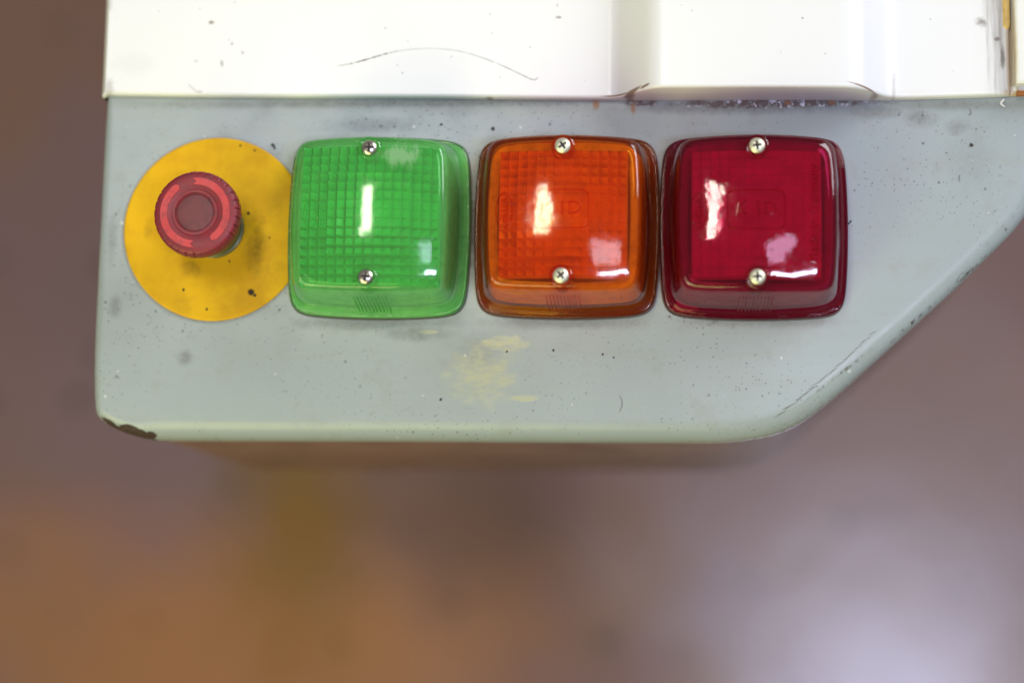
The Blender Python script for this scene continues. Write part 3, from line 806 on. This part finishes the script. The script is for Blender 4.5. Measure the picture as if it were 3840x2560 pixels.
PRIW = prism_mesh(.0336, 15, .0046, .0060, .0026, .0052, True)
RIB = [ribs_mesh(-1), ribs_mesh(1)]
M_tray = simple('white_reflector', (0.76, 0.76, 0.74), 0.40)
M_tray_dim = simple('grey_reflector', (0.24, 0.24, 0.24), 0.40)  # darker reflector for the red lamp
M_base_pale = simple('pale_base_plastic', (0.55, 0.58, 0.52), 0.5)
M_base = simple('dark_base_plastic', (0.07, 0.055, 0.05), 0.5)
M_metal = simple('zinc_screw', (0.80, 0.79, 0.62), 0.48, metal=0.85)
M_metalg = simple('steel_screw', (0.62, 0.57, 0.50), 0.30, metal=1.0)
M_slot = simple('dark_screw_slot', (0.07, 0.05, 0.06), 0.6, metal=0.3)  # darker colour for the cross recess
M_bulb = NT('clear_bulb_glass').pbr(rgb(.95, .95, .95), .02, trans=1.0)
M_cap = simple('bulb_cap', (0.6, 0.56, 0.45), .35, metal=1.0)
GROUP = 'square signal lamps in a row on the grey panel'
def make_lamp(px, py, rot, label, lens, plate, scr, marks, pri, base=None, tray=None):
    tray = tray or M_tray
    base = base or M_base
    root = empty('signal_lamp', P(px, py, .0002), label, 'signal lamp', GROUP)
    root.rotation_euler.z = rot
    cv = mesh_obj('lens_cover', COV[0], COV[1], lens, root, angle=70)
    for k in (0, 1): mesh_obj('grip_ribs', RIB[k][0], RIB[k][1], lens, cv, angle=50)
    mesh_obj('prism_plate', pri[0], pri[1], plate, root, smooth=False)
    mesh_obj('reflector', TRAY[0], TRAY[1], [tray, base, M_base], root, angle=50, fmat=[(2 if f[0]//NSEG <= 2 else 1) if (f[0]//NSEG) <= 5 and len(f) == 4 else 0 for f in TRAY[1]])
    V, Fc = lathe([(.0001, .0265), (.004, .0258), (.0072, .0225), (.0078, .0190), (.0070, .0150), (.0060, .0120), (.0055, .0100)], 40, None, True, True)
    bl = mesh_obj('bulb', V, Fc, M_bulb, root)
    V, Fc = lathe([(.0062, .0100), (.0064, .0098), (.0064, .0045), (.0055, .0032)], 40, None, True, True)
    mesh_obj('bulb_cap', V, Fc, M_cap, bl, angle=40)
    for s_ in (1, -1):
        zt = dome(0, SP)
        V, Fc = lathe([(.0040, .0042), (.0056, .0042), (.0056, zt-.004), (.0054, zt+.0002), (.0049, zt+.0005), (.0042, zt+.0002), (.0039, zt-.0010), (.0039, zt-.0022)], 48, None, True, True)
        o = mesh_obj('screw_post', V, Fc, lens, root, angle=50); o.location = (0, s_*SP, 0)
        sc = mesh_obj('screw', SCR[0], SCR[1], [scr, M_slot], root, angle=35, fmat=SCR[2])
        sc.location = (0, s_*SP, zt-.0004); sc.rotation_euler.z = random.uniform(-.5, .5)
    for nm, (V, Fc) in marks: mesh_obj(nm, V, Fc, lens, cv, smooth=False)
    return root
lx = -.0272
emb = [('maker_emblem', ring_relief(.0042, .0087, .0007, .0006, (lx, .0))), ('lettering', text_mesh('HELLA', .0042, .0004, math.pi/2, (lx+.0002, 0)))]
approval = [('approval_frame', ring_relief(.0135, .0094, .0006, .00040, (-.0006, .0004), 9)), ('approval_mark', text_mesh('K 1D', .0092, .0004, 0, (-.0006, .0004)))]
made = [('lettering', text_mesh('Made in Germany', .0062, .0004, math.pi/2, (.0262, -.0012), 1.06))]
greenmark = [('maker_emblem', ring_relief(.0038, .0070, .0006, .0003, (lx, -.001))), ('approval_mark', ring_relief(.0030, .0030, .0005, .0003, (0.0, 0.0)))]
def plate_mat(name, col, rough=.22):
    t = NT(name)
    nz = t.noise(120, 3)
    return t.pbr(t.mix(t.ramp(nz, .35, .7), rgb(*col), rgb(*[c*.8 for c in col])), rough, spec=.5)
def tilt(o, rx, ry): o.rotation_euler.x = rx; o.rotation_euler.y = ry
tilt(make_lamp(1425, 858, -.006, 'green square signal lamp with ribbed lens, next to the yellow plate', lens_mat('green_lens', (.70, .95, .71), (.20, .60, .17), .20, (3.1, 0, 0), .065, .20, (.014, .0275, .013, .007)), plate_mat('green_prism', (.13, .66, .26)), M_metalg, greenmark, PRIW, M_base_pale), .004, .011)
tilt(make_lamp(2126, 855, -.004, 'orange square signal lamp between the green one and the red one', lens_mat('orange_lens', (1.0, .66, .18), (.42, .040, .008), .11, (0, 5.3, 0), .075, .22), plate_mat('orange_prism', (.70, .30, .12)), M_metal, emb+approval, PRI), -.004, -.003)
tilt(make_lamp(2824, 856, -.002, 'dark red square signal lamp, nearest to the slanting edge of the panel', lens_mat('red_lens', (.92, .22, .46), (.28, .008, .035), .12, (0, 0, 8.2), .05, .34), plate_mat('red_prism', (.46, .35, .42)), M_metal, emb+approval+made, PRIF, None, M_tray_dim), .002, .004)
